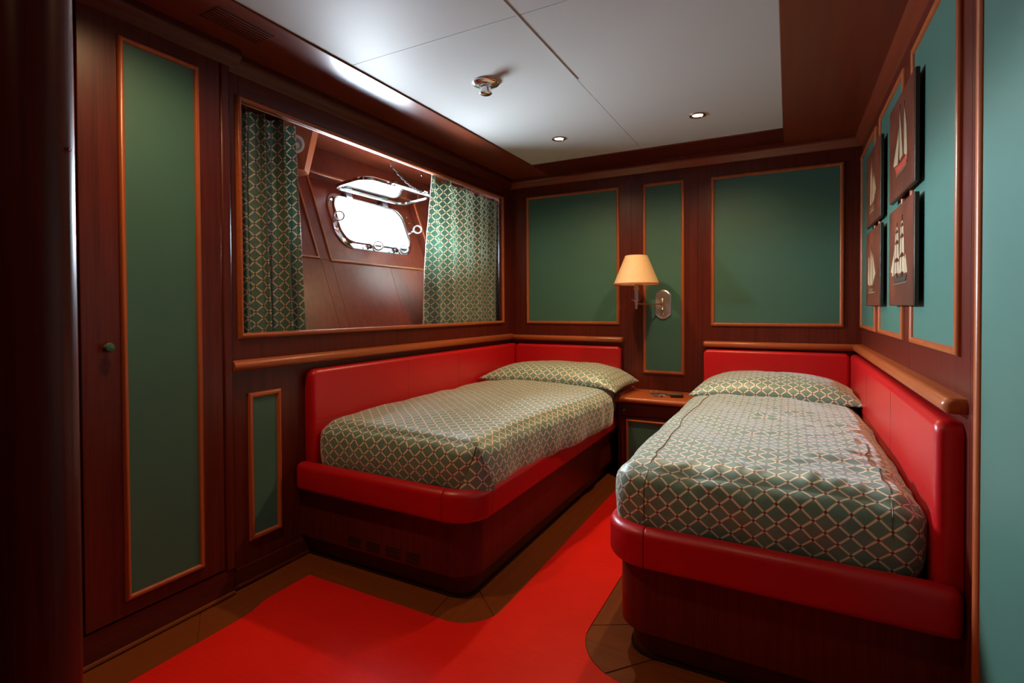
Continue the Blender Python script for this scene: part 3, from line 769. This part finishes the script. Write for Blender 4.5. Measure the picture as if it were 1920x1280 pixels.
for j in range(13):
    t_ = j / 12; r_ = []
    for i in range(9):
        q_ = i / 8; p_ = A_.lerp(B_.lerp(C_, q_), t_ if t_ > 0 else 0.02) + PN * (0.016 * math.sin(math.pi * min(1, q_ * 1.25 if q_ < .8 else 1)) * t_ ** 0.5 + 0.004)
        r_.append(tuple(p_)); pb.uv.append((-1.095 + (0.662 - p_.z), p_.y + p_.x * 0.4))
    rows.append(r_)
pb.rings(rows, close=False)
mk('pleat', pb, 'fabric', ml, ang=180)
mk('pleat_shade_line', B().tube([A_ + Vector((-0.004, -0.004, 0)), A_.lerp(B_, 0.3) + PN * 0.003, A_.lerp(B_, 0.65) + PN * 0.002, B_], [0.004, 0.003, 0.002, 0.0015], 6), 'sailsh', ml)  # dark tube stands in for the shaded gap along the fold
sx_ = -0.43
seamsR = [[(sx_ + 0.008 * math.sin(t * 9), 1.80 + t * 1.52, 0.72) for t in [k / 70 for k in range(70, -1, -1)]] + [(sx_ - 0.004 * t, 1.74, 0.66 - 0.19 * t) for t in [k / 14 for k in range(15)]],
          [(0.255 + 0.006 * math.sin(t * 8), 1.80 + t * 0.55, 0.72) for t in [k / 30 for k in range(30, -1, -1)]] + [(0.255, 1.74, 0.66 - 0.10 * t) for t in [k / 8 for k in range(9)]]]
mattress('mattress in wrinkled green lattice bedspread on the right bed', -0.535, 0.332, 1.770, 3.845, 0.440, 0.662, 0.070, 8.4, 1.0, wrR, seamsR)

# pillows
def pillow(label, cx, cy, cz, wx, wy, h, seed, edge=0.0, droop=0.0):
    b = B(); b.uv = []; n = 80; m = 56
    for side in (1, -1):
        o = len(b.v); arcv = [0.0] * (n + 1); prev = [None] * (n + 1)
        for j in range(m + 1):
            for i in range(n + 1):
                u = -1 + 2 * i / n; v = -math.cos(math.pi * j / m)      # finer rows near the edges
                v = 0.6 * v + 0.4 * (-1 + 2 * j / m)
                x = u * (1 - 0.05 * (1 - v * v) * abs(u) ** 3) * wx / 2
                y = v * (1 - 0.05 * (1 - u * u) * abs(v) ** 3) * wy / 2
                prof = (max(0, 1 - abs(u) ** 2.8) ** 0.58) * (max(0, 1 - abs(v) ** 2.6) ** 0.50)
                z = prof * h if side > 0 else -prof * 0.040
                z += side * prof * (0.012 * noise.noise(Vector((x * 6 + seed, y * 6, side))) + 0.004 * noise.noise(Vector((x * 17 + seed, y * 17, side))))
                dz = -edge * u * u - droop * max(0, u - 0.70) ** 2 / 0.09
                p = Vector((cx + x, cy + y, cz + z + dz))
                if prev[i] is not None: arcv[i] += (Vector((0, p.y, p.z)) - Vector((0, prev[i].y, prev[i].z))).length
                prev[i] = p
                b.v.append(tuple(p)); b.uv.append((p.x + seed, arcv[i] + 0.011))
        for j in range(m):
            for i in range(n):
                k = o + j * (n + 1) + i
                b.f.append((k, k + 1, k + n + 2, k + n + 1))
    me = bpy.data.meshes.new('pillow'); me.from_pydata(b.v, [], b.f)
    ul = me.uv_layers.new(name='UVMap')
    for p in me.polygons:
        for li in p.loop_indices: ul.data[li].uv = b.uv[me.loops[li].vertex_index]
    bm = bmesh.new(); bm.from_mesh(me); bmesh.ops.remove_doubles(bm, verts=bm.verts, dist=0.0006); bmesh.ops.recalc_face_normals(bm, faces=bm.faces); bm.to_mesh(me); bm.free()
    me.materials.append(M['fabric']); me.shade_smooth()
    o = bpy.data.objects.new('pillow', me); COL.objects.link(o)
    tag(o, label, 'pillow', 'pillows in lattice cases')
    return o
pillow('pillow in green lattice case on the left bed, one end drooping over the bedside table', -1.500, 3.565, 0.684, 1.04, 0.60, 0.118, 2.0, 0.0, 0.035)
pillow('pillow in green lattice case on the right bed', -0.085, 3.555, 0.684, 0.90, 0.60, 0.112, 5.0, 0.012, 0.0)

# ================================================================== BEDSIDE TABLE
ns = empty('bedside_table', (-0.825, 3.7, 0), 'cherry topped bedside table with green panel wedged between the two beds', 'bedside table')
NX0, NX1, NY = -1.062, -0.578, 3.545
mk('body', B().box(NX0 + 0.008, NX1 - 0.008, NY + 0.018, YB - 0.002, 0.004, 0.546), 'mahZ', ns, bevel=0.004)
tb = B(); nn = 8
tp = [(YB - 0.002, 0.584), (NY + 0.002, 0.584)] + [(NY - 0.018 + 0.002 - 0.018 * 0 - 0.0 + 0.0 + 0.018 * (1 - 1) - 0.019 * math.sin(math.pi * k / nn), 0.565 + 0.019 * math.cos(math.pi * k / nn)) for k in range(nn + 1)] + [(YB - 0.002, 0.546)]
tb.rings([[(x, y, z) for y, z in tp] for x in (NX0, NX1)], caps=True)
mk('top', tb, 'cherryX', ns, ang=50)
mk('lip', B().tube([(NX0 + 0.018, NY - 0.005, 0.588), (NX0 + 0.018, YB - 0.004, 0.588)], 0.016, 10), 'cherryY', ns)
drw = mk('drawer', B().box(NX0 + 0.03, NX1 - 0.03, NY + 0.006, NY + 0.017, 0.450, 0.536), 'mahX', ns, bevel=0.003)
mk('knob', B().lathe((NX0 + 0.055, NY + 0.006, 0.490), (0, -1, 0), [(0.011, 0), (0.011, 0.003), (0.005, 0.005), (0.005, 0.012), (0.012, 0.016), (0.011, 0.022), (0, 0.025)], 16), 'knob', drw)
dd = mk('door', B().box(NX0 + 0.03, NX1 - 0.03, NY + 0.006, NY + 0.017, 0.03, 0.445), 'mahZ', ns, bevel=0.003)
Pns = lambda u, v, h: Vector((u, NY + 0.006 - h, v))
framed_panel(dd, Pns, -0.995, -0.640, 0.060, 0.430, W=0.018)
# keys on top
ky = empty('keys', (-0.75, 3.66, 0.584), 'small bunch of silver metal pieces with a dark fob on the bedside table', 'keys')
zt = 0.5845
fb = B().lathe((-0.672, 3.655, zt + 0.0165), (0.9, 0.25, 0), [(0, -0.045), (0.012, -0.043), (0.016, -0.03), (0.016, 0.03), (0.012, 0.043), (0, 0.045)], 14)
mk('fob', fb, 'leather', ky)
mk('strap', B().tube([(-0.855, 3.70, zt + 0.006), (-0.80, 3.715, zt + 0.010), (-0.74, 3.70, zt + 0.010), (-0.69, 3.665, zt + 0.012)], [0.005, 0.006, 0.006, 0.008], 8), 'leather', ky)
mk('ring', B().torus((-0.775, 3.665, zt + 0.004), (0.1, 0.05, 1), 0.018, 0.0022, 18, 6), 'chrome', ky)
for (kx, kyy, ang_) in ((-0.835, 3.640, 10), (-0.800, 3.625, -22), (-0.765, 3.620, -75)):
    a = math.radians(ang_); d = Vector((-math.cos(a), math.sin(a) * 0.8 - 0.1, 0)).normalized(); s_ = Vector((-d.y, d.x, 0)); c = Vector((kx, kyy, zt + 0.004))
    c = c + Vector((0, 0, 0.006)); kb = B().lathe(c + d * -0.022, Vector((0.1, -0.45, 0.9)), [(0, -0.002), (0.015, -0.002), (0.015, 0.002), (0, 0.002)], 14)
    kb.corners([c + d * l + s_ * w_ + Vector((0, 0, h)) for h in (-0.0011, 0.0011) for l, w_ in ((-0.012, -0.0035), (0.026, -0.0035), (0.026, 0.0035), (-0.012, 0.0035))])
    for q in range(3): kb.corners([c + d * (0.008 + q * 0.006 + l) + s_ * w_ + Vector((0, 0, h)) for h in (-0.001, 0.001) for l, w_ in ((0, 0.003), (0.003, 0.003), (0.003, 0.0065), (0, 0.0065))])
    mk('key', kb, 'chrome', ky, smooth=False)
for px_, py_ in ((-0.868, 3.745), (-0.835, 3.765)):
    mk('bead', B().lathe((px_, py_, zt + 0.010), (0, 0, 1), [(0, 0.012), (0.009, 0.008), (0.012, 0), (0.009, -0.009), (0, -0.010)], 12), 'steel', ky)

# ================================================================== WALL LAMP
la = empty('swing_arm_lamp', (-0.816, YB, 1.22), 'swing-arm wall lamp with a cream conical shade between the beds', 'lamp')
LX, LYY = -0.955, 3.68
pc = Vector((-0.816, YB - 0.004, 1.222))
pts = []
for k in range(48):
    a = 2 * math.pi * k / 48
    x = math.cos(a); z = math.sin(a)
    X_ = 0.058 * max(-1, min(1, x * 1.35)); Z_ = 0.108 * (abs(z) ** 0.9) * (1 if z > 0 else -1)
    if abs(z) > 0.72: X_ = 0.046 * x / math.cos(math.asin(0.72))
    pts.append((X_, Z_))
mk('back_plate', B().rings([[pc + Vector((x * s_, -h, z * s_)) for x, z in pts] for s_, h in ((1.0, 0.0), (1.0, 0.008), (0.93, 0.013), (0.85, 0.014))], caps=True), 'steel', la, ang=50)
bk = B().lathe((-0.816, YB - 0.032, 1.222), (0, 0, 1), [(0, -0.046), (0.006, -0.044), (0.010, -0.036), (0.006, -0.028), (0.011, -0.020), (0.011, 0.020), (0.006, 0.028), (0.010, 0.036), (0.006, 0.044), (0, 0.046)], 16)
bk.tube([(-0.816, YB - 0.018, 1.222), (-0.816, YB - 0.032, 1.222)], 0.008, 10)
mk('swivel', bk, 'brass', la)
mk('screw', B().lathe((-0.816, YB - 0.018, 1.150), (0, -1, 0), [(0.008, 0), (0.008, 0.004), (0.004, 0.008), (0, 0.009)], 12), 'brass', la)
mk('arm', B().tube([(-0.816, YB - 0.032, 1.224), (-0.86, 3.82, 1.224), (LX, LYY, 1.224)], 0.0055, 10), 'brass', la)
st_ = B().lathe((LX, LYY, 1.188), (0, 0, 1), [(0, 0), (0.007, 0.002), (0.009, 0.010), (0.007, 0.02), (0.010, 0.028), (0.010, 0.050), (0.016, 0.056), (0.020, 0.060), (0.013, 0.066), (0.013, 0.135), (0.018, 0.140), (0.018, 0.150), (0.014, 0.155), (0.014, 0.205), (0, 0.205)], 20)
mk('stem', st_, 'steel', la)
mk('switch', B().tube([(LX, LYY, 1.250), (LX - 0.030, LYY - 0.006, 1.252)], 0.0035, 8).lathe((LX - 0.030, LYY - 0.006, 1.252), (-1, -0.2, 0), [(0.006, -0.004), (0.007, 0.004), (0, 0.008)], 10), 'brass', la)
ZS = 1.362
mk('bulb', B().lathe((LX, LYY, 1.388), (0, 0, 1), [(0.012, 0), (0.016, 0.02), (0.024, 0.05), (0.024, 0.07), (0.014, 0.09), (0, 0.096)], 16), 'liner', la)
sh = mk('shade', B().lathe((LX, LYY, ZS), (0, 0, 1), [(0.160, 0), (0.0775, 0.204), (0.0755, 0.204), (0.158, 0)], 48), 'shade', la)
mk('binding', B().lathe((LX, LYY, ZS), (0, 0, 1), [(0.1615, -0.002), (0.1590, 0.009), (0.157, 0.009), (0.158, -0.002), (0.1615, -0.002)], 48), 'trimred', sh)
mk('binding', B().lathe((LX, LYY, ZS), (0, 0, 1), [(0.0790, 0.196), (0.0765, 0.206), (0.0745, 0.206), (0.077, 0.196), (0.0790, 0.196)], 48), 'trimred', sh)
sb = B()
for k in range(3):
    a = 2 * math.pi * k / 3 + 0.4
    sb.tube([(LX, LYY, ZS + 0.150), (LX + 0.0755 * math.cos(a), LYY + 0.0755 * math.sin(a), ZS + 0.199)], 0.0015, 6)
sb.tube([(LX, LYY, ZS + 0.10), (LX, LYY, ZS + 0.155)], 0.003, 6)
mk('harp', sb, 'brass', sh)

# ================================================================== PICTURES
PX = 0.375     # picture front plane
def picture(label, y_l, y_r, z0, z1, ship, fill):
    root = empty('ship_picture', (XR - 0.02, (y_l + y_r) / 2, z0), label, 'picture', 'ship pictures on the right wall')
    bd = mk('board', B().box(PX, XR - 0.0155, y_r, y_l, z0, z1), 'picside', root, bevel=0.003)
    mk('painting', B().box(PX - 0.0012, PX + 0.001, y_r + 0.004, y_l - 0.004, z0 + 0.004, z1 - 0.004), 'pic', root, smooth=False)
    mk('batten', B().box(XR - 0.0155, XR - 0.0135, y_r + 0.06, y_l - 0.06, z0 + 0.05, z1 - 0.02), 'dark', root, smooth=False)
    W, Hh = y_l - y_r, z1 - z0
    def P(a, c, h): return Vector((PX - 0.0012 - h, y_l - a * W, z0 + c * Hh))
    def sail(pts, mat, name, h=0.0016):
        n = len(pts)
        mk(name, B().rings([[P(a, c, -0.0005) for a, c in pts], [P(a, c, h) for a, c in pts]], caps=True), mat, root, smooth=False)
    ship(sail)
    return root
def curved(x0, x1, zb, zt, shrink=0.78, belly=0.03):
    """square sail: narrower at top, curved foot"""
    xc = (x0 + x1) / 2; hw = (x1 - x0) / 2
    bt = [(xc + hw * (-1 + 2 * k / 6), zb + belly * (1 - (-1 + 2 * k / 6) ** 2)) for k in range(7)]
    return bt + [(xc + hw * shrink, zt), (xc - hw * shrink, zt)]
def hull_pts(x0, x1, zb, zt, sheer):
    return [(x0 + (x1 - x0) * k / 6, zt + sheer * (abs(2 * k / 6 - 1)) ** 2) for k in range(7)] + [(x1 - 0.06, zb), (x0 + 0.07, zb)]
def ship_schooner(s):      # upper right, red hull
    for q in (0.0, 0.05, 0.10): s([(0.20 + q * 1.1, 0.36 - q * .15), (0.46, 0.70 - q), (0.29 + q * 1.1, 0.335 - q * .1)], 'sail', 'sail', 0.0012 + q * .004)
    s([(0.46, 0.42), (0.47, 0.84), (0.54, 0.62), (0.60, 0.36), (0.48, 0.34)], 'sail', 'sail')
    s([(0.64, 0.42), (0.66, 0.80), (0.74, 0.60), (0.78, 0.27), (0.65, 0.36)], 'sail', 'sail')
    s([(0.465, 0.33), (0.465, 0.90), (0.472, 0.90), (0.475, 0.33)], 'sailsh', 'mast', 0.002)
    s([(0.645, 0.33), (0.645, 0.86), (0.652, 0.86), (0.655, 0.33)], 'sailsh', 'mast', 0.002)
    s(hull_pts(0.28, 0.80, 0.235, 0.305, 0.025), 'shipred', 'hull', 0.002)
    s([(0.30, 0.225), (0.36, 0.21), (0.74, 0.215), (0.80, 0.235), (0.74, 0.235), (0.36, 0.232)], 'sailsh', 'waterline')
def ship_square(s):       # lower right, square rigged
    for q in (0.0, 0.05): s([(0.10 + q, 0.36 - q), (0.30, 0.60 - q), (0.22 + q, 0.33 - q * .4)], 'sail', 'sail', 0.0012 + q * .008)
    for x0, x1, zb, zt in ((0.24, 0.50, 0.30, 0.44), (0.27, 0.48, 0.455, 0.62), (0.30, 0.46, 0.635, 0.73), (0.33, 0.43, 0.74, 0.79)):
        s(curved(x0, x1, zb, zt), 'sail', 'sail')
    for x0, x1, zb, zt in ((0.48, 0.72, 0.30, 0.47), (0.50, 0.69, 0.485, 0.655), (0.52, 0.66, 0.67, 0.765), (0.55, 0.63, 0.775, 0.82)):
        s(curved(x0, x1, zb, zt), 'sail', 'sail')
    s([(0.66, 0.31), (0.72, 0.50), (0.80, 0.31)], 'sail', 'sail', 0.0012)
    s([(0.377, 0.28), (0.377, 0.84), (0.384, 0.84), (0.386, 0.28)], 'sailsh', 'mast', 0.0024)
    s([(0.587, 0.28), (0.587, 0.88), (0.594, 0.88), (0.596, 0.28)], 'sailsh', 'mast', 0.0024)
    s(hull_pts(0.22, 0.78, 0.235, 0.275, 0.015), 'shiphull', 'hull', 0.002)
    s([(0.20, 0.222), (0.26, 0.212), (0.76, 0.215), (0.82, 0.224), (0.76, 0.228), (0.26, 0.226)], 'sailsh', 'waterline')
def ship_cutter(s):       # upper left
    s([(0.34, 0.26), (0.36, 0.62), (0.44, 0.84), (0.48, 0.58), (0.46, 0.26)], 'sail', 'sail')
    s([(0.50, 0.26), (0.52, 0.62), (0.60, 0.50), (0.64, 0.30)], 'sail', 'sail')
    s([(0.66, 0.32), (0.56, 0.66), (0.74, 0.40)], 'sail', 'sail', 0.0012)
    s([(0.44, 0.24), (0.445, 0.88), (0.452, 0.88), (0.46, 0.24)], 'sailsh', 'mast', 0.002)
    s(hull_pts(0.30, 0.66, 0.175, 0.215, 0.03), 'sailsh', 'hull', 0.002)
    s([(0.30, 0.165), (0.62, 0.16), (0.62, 0.168), (0.30, 0.172)], 'sail', 'waterline')
def ship_ketch(s):        # lower left
    s([(0.18, 0.30), (0.24, 0.66), (0.30, 0.62), (0.32, 0.27)], 'sail', 'sail')
    s([(0.34, 0.27), (0.40, 0.76), (0.50, 0.56), (0.54, 0.27)], 'sail', 'sail')
    s([(0.56, 0.29), (0.52, 0.68), (0.74, 0.40)], 'sail', 'sail', 0.0012)
    s([(0.41, 0.24), (0.41, 0.82), (0.418, 0.82), (0.42, 0.24)], 'sailsh', 'mast', 0.002)
    s(hull_pts(0.22, 0.62, 0.185, 0.225, 0.02), 'sailsh', 'hull', 0.002)
    s([(0.20, 0.172), (0.66, 0.170), (0.66, 0.178), (0.20, 0.18)], 'sail', 'waterline')
picture('dark ship picture with a red hulled schooner, upper of the pair nearer the viewer', 2.690, 2.200, 1.624, 2.008, ship_schooner, 1)
picture('dark ship picture with a square-rigged ship, lower of the pair nearer the viewer', 2.690, 2.200, 1.202, 1.588, ship_square, 1)
picture('dark ship picture with a slim cutter, upper of the pair nearer the corner', 3.430, 2.945, 1.620, 2.000, ship_cutter, 1)
picture('dark ship picture with a two-masted boat, lower of the pair nearer the corner', 3.430, 2.945, 1.202, 1.590, ship_ketch, 1)

# ================================================================== CEILING FITTINGS
vt = empty('air_vent', (-1.87, 1.28, ZC), 'slotted wooden air vent in the border above the wardrobe', 'vent')
mk('recess', B().box(-1.918, -1.797, 1.165, 1.395, ZC - 0.0008, ZC + 0.004), 'dark', vt, smooth=False)
for k in range(7):
    x = -1.917 + k * 0.0172
    mk('slat', B().box(x, x + 0.0092, 1.165, 1.395, ZC - 0.003, ZC + 0.002), 'soffit', vt, smooth=False)
sd = empty('smoke_detector', (-1.293, 2.176, 2.287), 'round chrome fitting with stepped cap on the white ceiling', 'smoke detector')
mk('flange', B().lathe((-1.293, 2.176, 2.287), (0, 0, -1), [(0.066, 0), (0.066, 0.006), (0.058, 0.012), (0.040, 0.016), (0.034, 0.018)], 32), 'chrome', sd)
mk('cap', B().lathe((-1.293, 2.176, 2.287), (0, 0, -1), [(0.034, 0.010), (0.034, 0.022), (0.026, 0.024), (0.026, 0.040), (0.030, 0.042), (0.030, 0.052), (0.024, 0.056), (0, 0.057)], 24), 'chrome', sd)
def downlight(x, y, label, k=1.0):
    r = empty('downlight', (x, y, 2.287), label, 'downlight', 'recessed halogen ceiling lights')
    mk('bezel', B().lathe((x, y, 2.287), (0, 0, -1), [(0.046, 0), (0.045, 0.004), (0.038, 0.006), (0.032, 0.004), (0.028, -0.004)], 28), 'brass', r)
    mk('lamp', B().lathe((x, y, 2.287), (0, 0, -1), [(0.030, -0.0005), (0.020, 0.0025), (0, 0.0035)], 20), 'bulb', r)
    l = bpy.data.lights.new('halogen_beam', 'SPOT'); l.energy = SPOT_W * k; l.color = (1.0, 0.64, 0.32); l.spot_size = math.radians(156); l.spot_blend = 1.0; l.shadow_soft_size = 0.03
    lo = bpy.data.objects.new('halogen_beam', l); COL.objects.link(lo); lo.location = (x, y, 2.275)
    lo.parent = r; lo.matrix_parent_inverse = Matrix.Translation(-r.location)
downlight(-1.307, 3.115, 'lit halogen downlight in the ceiling over the left bed')
downlight(-0.458, 3.115, 'lit halogen downlight in the ceiling over the right bed')
downlight(-1.58, 0.98, 'lit halogen downlight in the ceiling before the wardrobe', 0.62)
downlight(-0.25, 0.95, 'lit halogen downlight in the ceiling nearest the viewer', 0.12)
downlight(-1.15, -0.40, 'added fill downlight behind the viewer, brightening the partition post', 0.13)  # extra unseen lamp, added to lighten the near face of the post
